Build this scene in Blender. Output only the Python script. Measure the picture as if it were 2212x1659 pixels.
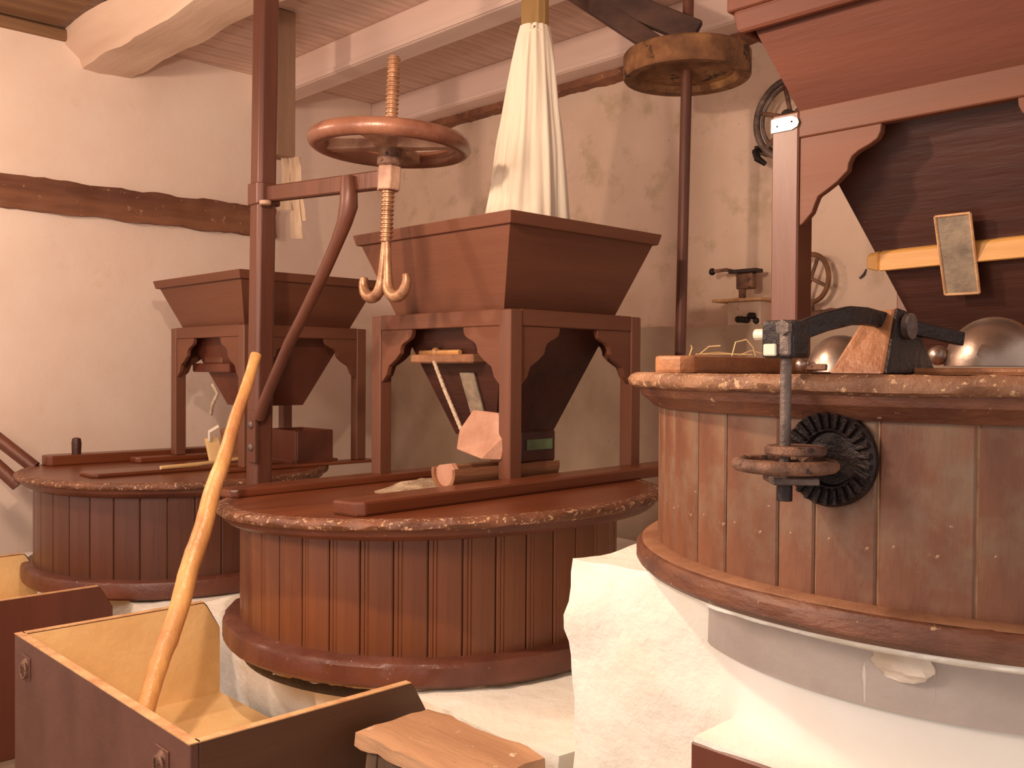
import bpy, bmesh, math, random
from mathutils import Vector, Matrix, noise
random.seed(7)
PI = math.pi
for o in list(bpy.data.objects): bpy.data.objects.remove(o)
SC = bpy.context.scene
COL = SC.collection
EYE = 1.6            # eye height above the floor; heights below are given relative to the eye

# ------------------------------------------------------------------ camera
def make_camera(yaw=46.0, pitch=-0.85, roll=0.4, f=2060.0):
    y, p, r = map(math.radians, (yaw, pitch, roll))
    d = Vector((math.cos(y)*math.cos(p), math.sin(y)*math.cos(p), math.sin(p)))
    rt = Vector((math.sin(y), -math.cos(y), 0)); up = rt.cross(d)
    r2 = rt*math.cos(r) + up*math.sin(r); u2 = -rt*math.sin(r) + up*math.cos(r)
    cd = bpy.data.cameras.new('camera'); cd.sensor_width = 36; cd.lens = f/2212*36
    cd.clip_start = 0.05
    c = bpy.data.objects.new('camera', cd); COL.objects.link(c)
    m = Matrix((r2, u2, -d)).transposed().to_4x4(); m.translation = (0, 0, EYE)
    c.matrix_world = m; SC.camera = c
make_camera()

# ------------------------------------------------------------------ world, lamps, exposure
w = bpy.data.worlds.new('world'); SC.world = w; w.use_nodes = True
w.node_tree.nodes['Background'].inputs[0].default_value = (1.0, 0.84, 0.76, 1)
w.node_tree.nodes['Background'].inputs[1].default_value = 0.66
def lamp(name, loc, power, color, radius):
    l = bpy.data.lights.new(name, 'POINT'); l.energy = power; l.color = color; l.shadow_soft_size = radius
    o = bpy.data.objects.new(name, l); COL.objects.link(o); o.location = (loc[0], loc[1], loc[2]+EYE)
lamp('hanging_bulb', (0.92, 2.0, 0.95), 70, (1.0, 0.73, 0.54), 0.035)
lamp('far_bulb', (0.30, 4.35, 1.15), 66, (1.0, 0.73, 0.54), 0.08)
lamp('fill_light', (-0.7, 2.0, 0.72), 105, (1.0, 0.77, 0.62), 0.35)  # added soft fill, out of view to the left, brightens the left-facing sides
vs = SC.view_settings
vs.view_transform = 'Standard'; vs.look = 'None'; vs.exposure = 0.45; vs.gamma = 1; vs.use_curve_mapping = False

# ------------------------------------------------------------------ materials
def lin(c):
    return tuple(((x/255)/12.92 if x/255 <= .04045 else ((x/255+.055)/1.055)**2.4) for x in c)
MATS = {}
def mat(name, a, b=None, scale=6, stretch=(1, 1, 1), rough=.5, bump=.15, bscale=60, chips=None, metal=0, spec=.5, rand=0, blotch=None, roughvar=.0):
    """a,b: sRGB tones blended by noise; chips=(colour, threshold, scale, stretch); blotch=(colour, threshold, scale)"""
    m = bpy.data.materials.new(name); m.use_nodes = True; MATS[name] = m
    n = m.node_tree.nodes; l = m.node_tree.links; bs = n['Principled BSDF']
    tc = n.new('ShaderNodeTexCoord'); mp = n.new('ShaderNodeMapping'); mp.inputs['Scale'].default_value = stretch
    l.new(tc.outputs['Object'], mp.inputs['Vector'])
    def nz(sc, det=6, ro=.6, src=mp):
        t = n.new('ShaderNodeTexNoise'); t.inputs['Scale'].default_value = sc; t.inputs['Detail'].default_value = det
        t.inputs['Roughness'].default_value = ro; l.new(src.outputs[0] if src is mp else src.outputs['Object'], t.inputs['Vector']); return t
    b = b or tuple(x*.72 for x in a)
    t = nz(scale); rp = n.new('ShaderNodeValToRGB')
    rp.color_ramp.elements[0].position = .32; rp.color_ramp.elements[0].color = (*lin(b), 1)
    rp.color_ramp.elements[1].position = .66; rp.color_ramp.elements[1].color = (*lin(a), 1)
    l.new(t.outputs['Fac'], rp.inputs[0]); col = rp.outputs[0]
    def over(col, colour, th, sc, wdt, st=None):
        if st:
            mm = n.new('ShaderNodeMapping'); mm.inputs['Scale'].default_value = st; l.new(tc.outputs['Object'], mm.inputs['Vector'])
            q = n.new('ShaderNodeTexNoise'); q.inputs['Scale'].default_value = sc; q.inputs['Detail'].default_value = 8; q.inputs['Roughness'].default_value = .65
            l.new(mm.outputs[0], q.inputs['Vector'])
        else: q = nz(sc, 8, .65, tc)
        r2 = n.new('ShaderNodeValToRGB'); r2.color_ramp.elements[0].position = th; r2.color_ramp.elements[1].position = min(1, th+wdt)
        l.new(q.outputs['Fac'], r2.inputs[0])
        mx = n.new('ShaderNodeMix'); mx.data_type = 'RGBA'; l.new(r2.outputs[0], mx.inputs[0]); l.new(col, mx.inputs[6]); mx.inputs[7].default_value = (*lin(colour), 1)
        return mx.outputs[2], r2.outputs[0]
    if blotch: col, _ = over(col, blotch[0], blotch[1], blotch[2], .2)
    if chips: col, cf = over(col, chips[0], chips[1], chips[2], .04, chips[3] if len(chips) > 3 else None)
    if rand:
        oi = n.new('ShaderNodeObjectInfo'); mr = n.new('ShaderNodeMapRange'); mr.inputs[3].default_value = 1-rand; mr.inputs[4].default_value = 1+rand
        l.new(oi.outputs['Random'], mr.inputs[0]); hs = n.new('ShaderNodeHueSaturation'); l.new(mr.outputs[0], hs.inputs['Value']); l.new(col, hs.inputs['Color']); col = hs.outputs[0]
    l.new(col, bs.inputs['Base Color'])
    bs.inputs['Roughness'].default_value = rough; bs.inputs['Metallic'].default_value = metal; bs.inputs['Specular IOR Level'].default_value = spec
    if roughvar:
        q = nz(scale*1.7); mr = n.new('ShaderNodeMapRange'); mr.inputs[3].default_value = rough-roughvar; mr.inputs[4].default_value = rough+roughvar
        l.new(q.outputs['Fac'], mr.inputs[0]); l.new(mr.outputs[0], bs.inputs['Roughness'])
    if bump:
        q = nz(bscale, 5, .6); bp = n.new('ShaderNodeBump'); bp.inputs['Strength'].default_value = bump; bp.inputs['Distance'].default_value = .01
        l.new(q.outputs['Fac'], bp.inputs['Height'])
        if chips:
            b2 = n.new('ShaderNodeBump'); b2.inputs['Strength'].default_value = .5; b2.inputs['Distance'].default_value = .004; b2.invert = True
            l.new(cf, b2.inputs['Height']); l.new(bp.outputs[0], b2.inputs['Normal']); l.new(b2.outputs[0], bs.inputs['Normal'])
        else: l.new(bp.outputs[0], bs.inputs['Normal'])
    return m
V = (1, 1, .12)      # vertical grain
HX = (.1, 1, 1); HY = (1, .1, 1)
mat('plaster', (240, 220, 204), (232, 206, 188), 1.6, rough=.9, bump=.25, bscale=14, blotch=((214, 180, 150), .6, 2.2), chips=((120, 96, 76), .74, 26))
mat('plaster_stained', (230, 202, 182), (216, 188, 164), 1.8, rough=.9, bump=.35, bscale=10, blotch=((184, 162, 128), .53, 4.2), chips=((176, 136, 104), .68, 12))
mat('ledge_plaster', (196, 172, 150), (174, 150, 128), 2.5, rough=.9, bump=.4, bscale=12, blotch=((126, 104, 82), .62, 5))
mat('whitewash', (250, 249, 240), (240, 234, 218), 4, rough=.92, bump=.9, bscale=12, blotch=((228, 212, 186), .6, 4))
mat('whitewash_smooth', (238, 236, 230), (230, 224, 214), 3, rough=.9, bump=.12, bscale=20)
mat('ceiling_wood', (226, 196, 180), (200, 166, 150), 9, (.25, 3, 3), rough=.8, bump=.3, bscale=30, rand=.05)
mat('beam_paint', (232, 206, 194), (216, 188, 174), 3, HY, rough=.7, bump=.2, bscale=14, chips=((130, 100, 80), .78, 18))
mat('beam_rough', (226, 198, 176), (204, 172, 148), 4, HY, rough=.85, bump=.5, bscale=9, chips=((96, 70, 52), .73, 12))
mat('old_timber', (150, 100, 70), (100, 60, 42), 7, HX, rough=.7, bump=.8, bscale=16, chips=((176, 128, 100), .62, 22))
mat('raw_trim', (150, 112, 78), (96, 64, 40), 5, HX, rough=.8, bump=.4)
mat('paint_left', (122, 76, 55), (106, 64, 46), 5, HY, rough=.55, spec=.35, bump=.12, bscale=70, roughvar=.1)
mat('paint_right', (122, 76, 55), (102, 60, 43), 5, HX, rough=.55, spec=.35, bump=.12, bscale=70, roughvar=.1)
mat('paint', (122, 76, 55), (106, 64, 46), 5, V, rough=.42, bump=.1, bscale=60, chips=((176, 132, 94), .71, 40), roughvar=.1)
mat('paint_near', (112, 60, 40), (92, 48, 32), 5, HY, rough=.6, spec=.3, bump=.15, bscale=60, chips=((170, 120, 84), .72, 40))
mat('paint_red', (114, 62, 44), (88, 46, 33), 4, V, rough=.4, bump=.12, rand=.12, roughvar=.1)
mat('stave_red', (134, 80, 48), (104, 58, 36), 3.5, (1.6, 1.6, .1), rough=.38, bump=.15, bscale=50, chips=((176, 130, 92), .68, 14, (4, 4, .16)), rand=.10, roughvar=.1)
mat('stave_dark', (110, 68, 50), (82, 48, 37), 3.5, (1.6, 1.6, .1), rough=.36, bump=.15, bscale=50, chips=((170, 124, 90), .68, 14, (4, 4, .16)), rand=.12, roughvar=.1)
mat('stave_dusty', (134, 86, 58), (100, 60, 42), 5, (1.6, 1.6, .4), rough=.5, bump=.25, bscale=40, chips=((196, 160, 128), .66, 55), blotch=((128, 106, 84), .54, 4.5), rand=.10)
mat('stave_core', (206, 172, 134), (150, 108, 78), 12, rough=.8)
mat('stave_core_dark', (78, 48, 34), (150, 110, 76), 14, V, rough=.8)
mat('lid_top', (124, 66, 38), (96, 50, 30), 4, HX, rough=.33, bump=.15, bscale=40, chips=((186, 140, 100), .685, 34), roughvar=.12)
mat('lid_edge', (128, 82, 58), (92, 54, 38), 8, rough=.5, bump=.6, bscale=40, chips=((196, 156, 122), .56, 60))
mat('lid_edge_dusty', (168, 124, 92), (112, 72, 50), 7, rough=.6, bump=.7, bscale=40, chips=((210, 168, 128), .57, 60), blotch=((126, 118, 90), .62, 6))
mat('ring', (112, 66, 50), (84, 46, 36), 5, rough=.38, bump=.3, bscale=30, chips=((186, 144, 112), .655, 45), roughvar=.12)
mat('ring_dusty', (164, 118, 86), (112, 70, 48), 5, rough=.55, bump=.35, bscale=26, chips=((206, 170, 134), .66, 40), blotch=((110, 64, 46), .58, 5))
mat('ring_old', (124, 78, 54), (84, 48, 36), 6, (1, 1, 3), rough=.5, bump=.4, bscale=26, chips=((186, 146, 112), .64, 40), blotch=((150, 122, 102), .6, 4))
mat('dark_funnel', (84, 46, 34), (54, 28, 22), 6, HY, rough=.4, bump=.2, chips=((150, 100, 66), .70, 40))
mat('dark_void', (34, 24, 20), (22, 16, 14), 6, rough=.8)
mat('iron_brown', (118, 72, 54), (92, 54, 42), 5, V, rough=.42, bump=.2, bscale=40, chips=((176, 128, 100), .74, 22), metal=.15)
mat('screw', (190, 146, 112), (136, 92, 66), 20, rough=.36, metal=.45, bump=.2)
mat('wheel', (148, 100, 78), (110, 66, 50), 7, rough=.32, bump=.15, chips=((206, 160, 120), .72, 16), metal=.1)
mat('wheel_spoke', (196, 158, 132), (140, 100, 80), 9, rough=.5, bump=.3)
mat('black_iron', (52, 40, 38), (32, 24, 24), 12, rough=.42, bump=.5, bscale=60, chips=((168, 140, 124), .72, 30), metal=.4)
mat('grey_iron', (140, 122, 112), (80, 66, 62), 14, rough=.5, bump=.5, metal=.35, chips=((214, 204, 194), .68, 20))
mat('rust', (150, 110, 86), (86, 60, 50), 16, rough=.65, bump=.7, bscale=50, metal=.2, chips=((60, 46, 42), .6, 22))
mat('steel', (186, 168, 156), (140, 122, 110), 6, rough=.36, metal=.9, bump=.05)
mat('zinc', (196, 186, 178), (176, 164, 158), 5, rough=.6, bump=.15, metal=.1, chips=((222, 214, 206), .68, 9, (3, 3, .3)))
mat('slide_metal', (196, 176, 150), (120, 108, 96), 9, rough=.45, metal=.3, bump=.2)
mat('pulley', (150, 104, 66), (84, 52, 32), 8, rough=.8, bump=.6, bscale=30, chips=((62, 42, 28), .6, 10), blotch=((170, 130, 74), .58, 7))
mat('strut', (98, 70, 58), (64, 44, 38), 8, (.4, .4, 1), rough=.85, bump=.6, bscale=30)
mat('shaft', (120, 70, 52), (84, 48, 36), 6, V, rough=.5, bump=.2)
mat('pipe', (168, 134, 82), (128, 96, 54), 8, V, rough=.7, bump=.3)
mat('cloth', (246, 236, 216), (232, 216, 192), 5, V, rough=.95, bump=.2, bscale=120)
mat('rag', (214, 186, 158), (186, 154, 126), 5, V, rough=.95, bump=.2)
mat('grey_duct', (172, 138, 112), (140, 108, 86), 6, V, rough=.7)
mat('pine', (226, 170, 92), (200, 138, 66), 9, HY, rough=.5, bump=.2, chips=((120, 76, 36), .78, 12))
mat('raw_wood', (242, 208, 150), (224, 184, 124), 4, rough=.6, bump=.25, bscale=40, blotch=((206, 164, 110), .6, 5), chips=((120, 84, 50), .78, 10))
mat('edge_wood', (222, 180, 130), (186, 134, 92), 14, rough=.65, bump=.4)
mat('bin_paint', (112, 74, 62), (96, 60, 50), 5, rough=.42, bump=.12, roughvar=.08)
mat('bin_paint_side', (104, 68, 44), (84, 54, 36), 5, HX, rough=.5, bump=.12)
mat('stick', (224, 170, 104), (176, 118, 74), 7, (1, 1, .35), rough=.32, bump=.5, bscale=34, blotch=((214, 160, 122), .55, 3), chips=((120, 78, 48), .70, 24, (1, 1, .4)))
mat('shoe_wood', (212, 164, 138), (184, 132, 106), 8, rough=.8, bump=.3)
mat('log_wood', (170, 120, 84), (124, 80, 54), 9, HX, rough=.7, bump=.4)
mat('rope', (226, 206, 180), (180, 150, 124), 60, rough=.9, bump=.6, bscale=200)
mat('flour', (206, 184, 154), (132, 104, 82), 16, rough=.95, bump=.8, bscale=40)
mat('stool', (202, 158, 120), (158, 114, 82), 5, HY, rough=.65, bump=.6, bscale=24, chips=((236, 204, 168), .64, 22), blotch=((116, 76, 50), .62, 7))
mat('stool_leg', (150, 122, 98), (92, 70, 54), 8, V, rough=.8, bump=.6)
mat('block', (176, 120, 78), (130, 82, 54), 7, rough=.5, bump=.6, bscale=30, chips=((222, 180, 140), .70, 16))
mat('straw', (236, 206, 150), (210, 170, 110), 10, rough=.7)
mat('tag', (246, 236, 214), (236, 222, 196), 4, rough=.25, bump=0)
mat('green_paint', (120, 148, 104), (92, 110, 80), 14, rough=.7)
mat('paper', (226, 214, 200), (196, 178, 156), 9, rough=.6, bump=.4)
mat('floor', (150, 128, 108), (112, 92, 76), 3, rough=.9, bump=.5, bscale=12)

# ------------------------------------------------------------------ mesh helpers
class MB:
    def __init__(s): s.v = []; s.f = []
    def add(s, vs, fs):
        k = len(s.v); s.v += [tuple(p) for p in vs]; s.f += [tuple(i+k for i in f) for f in fs]; return s
    def box(s, x0, x1, y0, y1, z0, z1):
        return s.hexa([(x0, y0, z0), (x1, y0, z0), (x1, y1, z0), (x0, y1, z0), (x0, y0, z1), (x1, y0, z1), (x1, y1, z1), (x0, y1, z1)])
    def hexa(s, p): return s.add(p, [(3, 2, 1, 0), (4, 5, 6, 7), (0, 1, 5, 4), (1, 2, 6, 5), (2, 3, 7, 6), (3, 0, 4, 7)])
    def prism(s, poly, vec):
        n = len(poly); vec = Vector(vec); a = [Vector(p) for p in poly]; b = [p+vec for p in a]
        fs = [tuple(range(n))[::-1], tuple(range(n, 2*n))]+[(i, (i+1) % n, n+(i+1) % n, n+i) for i in range(n)]
        return s.add(a+b, fs)
    def lathe(s, prof, n=48, a0=0, a1=2*PI, jit=None, cap=True):
        full = abs(a1-a0-2*PI) < 1e-6; m = n if full else n+1; vs = []
        for i in range(m):
            a = a0+(a1-a0)*i/n
            for j, (r, z) in enumerate(prof):
                dr, dz = jit(a, j) if jit else (0, 0)
                vs.append(((r+dr)*math.cos(a), (r+dr)*math.sin(a), z+dz))
        k = len(prof); fs = []
        for i in range(n):
            i2 = (i+1) % m
            for j in range(k-1): fs.append((i*k+j, i2*k+j, i2*k+j+1, i*k+j+1))
        if full and cap:
            if prof[0][0] > 1e-6: fs.append(tuple(i*k for i in range(m))[::-1])
            if prof[-1][0] > 1e-6: fs.append(tuple(i*k+k-1 for i in range(m)))
        return s.add(vs, fs)
    def tube(s, pts, rad, n=10, closed=False, flat=None):
        pts = [Vector(p) for p in pts]; k = len(pts); rads = rad if isinstance(rad, (list, tuple)) else [rad]*k
        vs = []; ref = None
        for i, p in enumerate(pts):
            if closed: t = (pts[(i+1) % k]-pts[i-1]).normalized()
            else: t = (pts[min(i+1, k-1)]-pts[max(i-1, 0)]).normalized()
            if ref is None:
                ref = Vector((0, 0, 1)) if abs(t.z) < .9 else Vector((1, 0, 0))
            u = (ref-t*ref.dot(t)).normalized(); ref = u; v = t.cross(u)
            fu, fv = flat if flat else (1, 1)
            for q in range(n):
                a = 2*PI*q/n; vs.append(p+u*math.cos(a)*rads[i]*fu+v*math.sin(a)*rads[i]*fv)
        fs = []
        for i in range(k if closed else k-1):
            i2 = (i+1) % k
            for q in range(n): fs.append((i*n+q, i*n+(q+1) % n, i2*n+(q+1) % n, i2*n+q))
        if not closed: fs += [tuple(range(n))[::-1], tuple((k-1)*n+q for q in range(n))]
        return s.add(vs, fs)
    def sphere(s, c, r, n=16, m=10, sz=1):
        prof = [(r*math.sin(PI*j/m), -r*math.cos(PI*j/m)*sz) for j in range(m+1)]; prof[0] = (1e-7, -r*sz); prof[-1] = (1e-7, r*sz)
        k = len(s.v); s.lathe(prof, n, cap=False)
        for i in range(k, len(s.v)): x, y, z = s.v[i]; s.v[i] = (x+c[0], y+c[1], z+c[2])
        return s
    def mesh(s, name, bevel=0, segs=1):
        me = bpy.data.meshes.new(name); me.from_pydata(s.v, [], s.f)
        bm = bmesh.new(); bm.from_mesh(me); bmesh.ops.remove_doubles(bm, verts=bm.verts, dist=1e-6); bmesh.ops.recalc_face_normals(bm, faces=bm.faces)
        if bevel:
            es = [e for e in bm.edges if len(e.link_faces) == 2 and e.calc_face_angle(0) > .5]
            bmesh.ops.bevel(bm, geom=es, offset=bevel, segments=segs, profile=.6, affect='EDGES', clamp_overlap=True)
        bm.to_mesh(me); bm.free(); return me
    def build(s, name, m, parent=None, bevel=0, segs=1, smooth=False, angle=40):
        me = s.mesh(name, bevel, segs); me.materials.append(MATS[m])
        if smooth: shade(me, angle)
        return link(name, me, parent)
def shade(me, angle=40):
    for p in me.polygons: p.use_smooth = True
    me.set_sharp_from_angle(angle=math.radians(angle))
def link(name, me, parent=None):
    o = bpy.data.objects.new(name, me); COL.objects.link(o)
    if parent: o.parent = parent
    return o
def tag(o, label=None, cat=None, group=None, kind=None):
    if label: o['label'] = label
    if cat: o['category'] = cat
    if group: o['group'] = group
    if kind: o['kind'] = kind
    return o
def thing(name, loc, label, cat, group=None, rz=0):
    o = bpy.data.objects.new(name, None); COL.objects.link(o); o.empty_display_size = .1
    o.location = (loc[0], loc[1], loc[2]+EYE); o.rotation_euler = (0, 0, rz)
    return tag(o, label, cat, group)
def put(o, loc): o.location = (loc[0], loc[1], loc[2]+EYE); return o
def nvec(p):      # repeatable vector noise
    return Vector((noise.noise(p+Vector((11.3, 0, 0))), noise.noise(p+Vector((0, 37.1, 5.2))), noise.noise(p+Vector((3.7, 8.9, 71.4)))))
def noisy(me, amp, sc, seed=0, keep=None):
    for v in me.vertices:
        p = v.co*sc+Vector((seed, seed*2.3, seed*.7)); d = nvec(p)+.5*nvec(p*2.3)+.25*nvec(p*5.1)
        if keep: d = Vector(keep(v.co, d))
        v.co += d*amp
def gridbox(x0, x1, y0, y1, z0, z1, step):
    bm = bmesh.new(); nx, ny, nz = [max(1, round((b-a)/step)) for a, b in ((x0, x1), (y0, y1), (z0, z1))]
    def face(o, u, v, nu, nv):
        g = [[bm.verts.new(Vector(o)+Vector(u)*i/nu+Vector(v)*j/nv) for j in range(nv+1)] for i in range(nu+1)]
        for i in range(nu):
            for j in range(nv): bm.faces.new((g[i][j], g[i+1][j], g[i+1][j+1], g[i][j+1]))
    X, Y, Z = (x1-x0, 0, 0), (0, y1-y0, 0), (0, 0, z1-z0)
    face((x0, y0, z0), X, Y, nx, ny); face((x0, y0, z1), X, Y, nx, ny)
    face((x0, y0, z0), X, Z, nx, nz); face((x0, y1, z0), X, Z, nx, nz)
    face((x0, y0, z0), Y, Z, ny, nz); face((x1, y0, z0), Y, Z, ny, nz)
    bmesh.ops.remove_doubles(bm, verts=bm.verts, dist=1e-5); bmesh.ops.recalc_face_normals(bm, faces=bm.faces)
    return bm

# ------------------------------------------------------------------ room
XW, YW, ZC = 4.5, 5.95, 2.0
tag(put(MB().box(-1.2, XW, -1.2, YW, -.1, 0).build('floor', 'floor'), (0, 0, -EYE)), 'dusty grey floor below the mills', 'floor', kind='structure')
def wallmesh(o, u, v, step, amp, seed, m, name, thick):
    bm = bmesh.new(); u, v, o = Vector(u), Vector(v), Vector(o); nu, nv = round(u.length/step), round(v.length/step); nrm = u.cross(v).normalized()
    g = [[bm.verts.new(o+u*i/nu+v*j/nv+nrm*amp*(noise.noise((o+u*i/nu+v*j/nv)*.9+Vector((seed, 0, 0)))+.4*noise.noise((o+u*i/nu+v*j/nv)*2.6))) for j in range(nv+1)] for i in range(nu+1)]
    for i in range(nu):
        for j in range(nv): bm.faces.new((g[i][j], g[i+1][j], g[i+1][j+1], g[i][j+1]))
    r = bmesh.ops.extrude_face_region(bm, geom=bm.faces[:])
    for q in r['geom']:
        if isinstance(q, bmesh.types.BMVert): q.co -= nrm*thick
    bmesh.ops.recalc_face_normals(bm, faces=bm.faces)
    me = bpy.data.meshes.new(name); bm.to_mesh(me); bm.free(); me.materials.append(MATS[m]); shade(me, 50); return link(name, me)
tag(wallmesh((-1.2, YW, -.1), (XW+1.4, 0, 0), (0, 0, ZC+EYE+.2), .12, .018, 3, 'plaster', 'wall_left', .25), 'uneven cream plastered wall behind the far mill', 'wall', kind='structure')
wb = tag(wallmesh((XW, YW+.2, -.1), (0, -YW-1.4, 0), (0, 0, ZC+EYE+.2), .12, .018, 8, 'plaster_stained', 'wall_back', .25), 'stained plaster wall behind the middle hopper and drive shaft', 'wall', kind='structure')
bm = gridbox(XW-.13, XW+.05, -1.2, YW, -.1, EYE+.245, .12)
me = bpy.data.meshes.new('ledge'); bm.to_mesh(me); bm.free(); noisy(me, .012, 3, 4); me.materials.append(MATS['ledge_plaster']); shade(me, 50)
link('ledge', me, wb)['label'] = 'dingy thicker lower part of wall with a narrow ledge'
ce = tag(MB().box(-1.2, XW, -1.2, YW, EYE+ZC+.02, EYE+ZC+.1).build('ceiling', 'ceiling_wood'), 'pale painted plank ceiling over wide beams', 'ceiling', kind='structure')
pm = MB().box(2.0-.02, XW, .003, .145, 0, .02).mesh('plank', .003); pm.materials.append(MATS['ceiling_wood'])
pm2 = MB().box(-1.2, 2.1, .003, .145, 0, .02).mesh('plank', .003); pm2.materials.append(MATS['raw_trim'])
y = -1.2
while y < YW-.02:
    for q in (pm, pm2):
        o = link('plank', q, ce); o.location = (0, y, EYE+ZC)
    y += .148
def beam(name, x0, x1, z0, label, m, bevel, rough=0, bead=True):
    bm = gridbox(x0, x1, -1.2, YW, z0, ZC, .1) if rough else None
    if rough:
        me = bpy.data.meshes.new(name); bm.to_mesh(me); bm.free(); noisy(me, rough, 2.5, 2)
        for v in me.vertices:      # rounded log-like corners
            cx, cz = (x0+x1)/2, ZC; a = (v.co.x-cx)/((x1-x0)/2); b = (cz-v.co.z)/(ZC-z0)
            if b > .4 and abs(a) > .6: k = min(1, (abs(a)-.6)/.4)*min(1, (b-.4)/.6); v.co.x -= a*k*.09; v.co.z += k*.05
        me.materials.append(MATS[m]); shade(me, 60); o = link(name, me)
    else:
        o = MB().box(x0, x1, -1.2, YW, z0, ZC).build(name, m, bevel=bevel, segs=2)
    o.location.z = EYE
    if bead:
        b = MB().box(x0-.012, x0+.02, -1.2, YW, z0+.005, z0+.035).build('bead', m, o, bevel=.006, segs=2)
    return tag(o, label, 'beam', kind='structure')
beam('trim_1', 3.27, 3.43, 1.80, 'white painted ceiling beam with beaded lower edge, nearer the crane', 'beam_paint', .01)
beam('trim_2', 4.25, XW-.003, 1.80, 'white painted ceiling beam running along the back wall', 'beam_paint', .01)
beam('trim_3', 2.03, 2.52, 1.79, 'thick rough rounded ceiling beam at upper left', 'beam_rough', 0, .02, False)
bm = gridbox(1.0, 3.42, YW-.05, YW+.08, .905, 1.10, .045)
me = bpy.data.meshes.new('trim_4'); bm.to_mesh(me); bm.free(); noisy(me, .014, 7, 5); me.materials.append(MATS['old_timber']); shade(me, 50)
tag(put(link('trim_4', me), (0, 0, 0)), 'rough dark timber embedded in the left plaster wall', 'timber', kind='structure')
bm = gridbox(4.40, XW+.02, -1.0, 5.6, 1.755, 1.80, .045)
me = bpy.data.meshes.new('trim_6'); bm.to_mesh(me); bm.free(); noisy(me, .012, 9, 6); me.materials.append(MATS['old_timber']); shade(me, 50)
tag(put(link('trim_6', me), (0, 0, 0)), 'rough brown strip below the beam on the back wall', 'trim', kind='structure')
tag(put(MB().box(-1.2, 2.05, YW-.05, YW+.02, ZC-.075, ZC-.01).build('trim_5', 'raw_trim', bevel=.01), (0, 0, 0)), 'brown wooden strip where left wall meets ceiling', 'trim', kind='structure')

# ------------------------------------------------------------------ masonry under the mills
def masonry(name, dims, step, amp, seed, m, label):
    bm = gridbox(*dims, step); me = bpy.data.meshes.new(name); bm.to_mesh(me); bm.free()
    x0, x1, y0, y1, z0, z1 = dims
    def keep(c, d):
        k = 1 if c.z < z1-.02 else .35
        return (d.x*k, d.y*k, (d.z*.5 if c.z < z1-.02 else min(0, d.z)*.5) if c.z > z0+.01 else 0)
    noisy(me, amp, 3.2, seed, keep); noisy(me, amp*.42, 8, seed+3, keep)
    me.materials.append(MATS[m]); shade(me, 70)
    return tag(put(link(name, me), (0, 0, 0)), label, 'plinth')
masonry('masonry_plinth', (1.74, 4.26, 1.62, 3.72, -EYE, -.965), .05, .045, 1, 'whitewash', 'low whitewashed masonry plinth under the middle mill')
masonry('masonry_plinth', (1.78, 4.26, 3.74, 5.9, -EYE, -1.075), .08, .03, 5, 'whitewash', 'low whitewashed masonry plinth under the far mill')
pier = masonry('masonry_pier', (1.70, 3.0, -.05, 1.545, -EYE, -.445), .035, .026, 9, 'whitewash', 'bright rough whitewashed stone pier carrying the near mill')
c3 = (2.265, .79)
b = MB().lathe([(.667, -.582), (.672, -.575), (.672, -.452), (.667, -.447)], 96, PI*.55, PI*1.5).build('metal_band', 'zinc', pier, smooth=True); b.location = (c3[0], c3[1], 0); b['label'] = 'grey sheet metal band around the pier'
b = MB().lathe([(.652, -EYE), (.652, -.576)], 96, PI*.55, PI*1.5).build('plaster_drum', 'whitewash_smooth', pier, smooth=True); b.location = (c3[0], c3[1], 0)
def mortar(a, j): return ((.012*noise.noise(Vector((a*9, j, 0))) if j else 0), 0)
b = MB().lathe([(.665, -.485), (.72, -.466), (.768, -.452), (.772, -.443), (.6, -.443)], 120, PI*.5, PI*1.6, jit=mortar).build('mortar_bed', 'whitewash', pier, smooth=True, angle=60); b.location = (c3[0], c3[1], 0)

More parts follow.
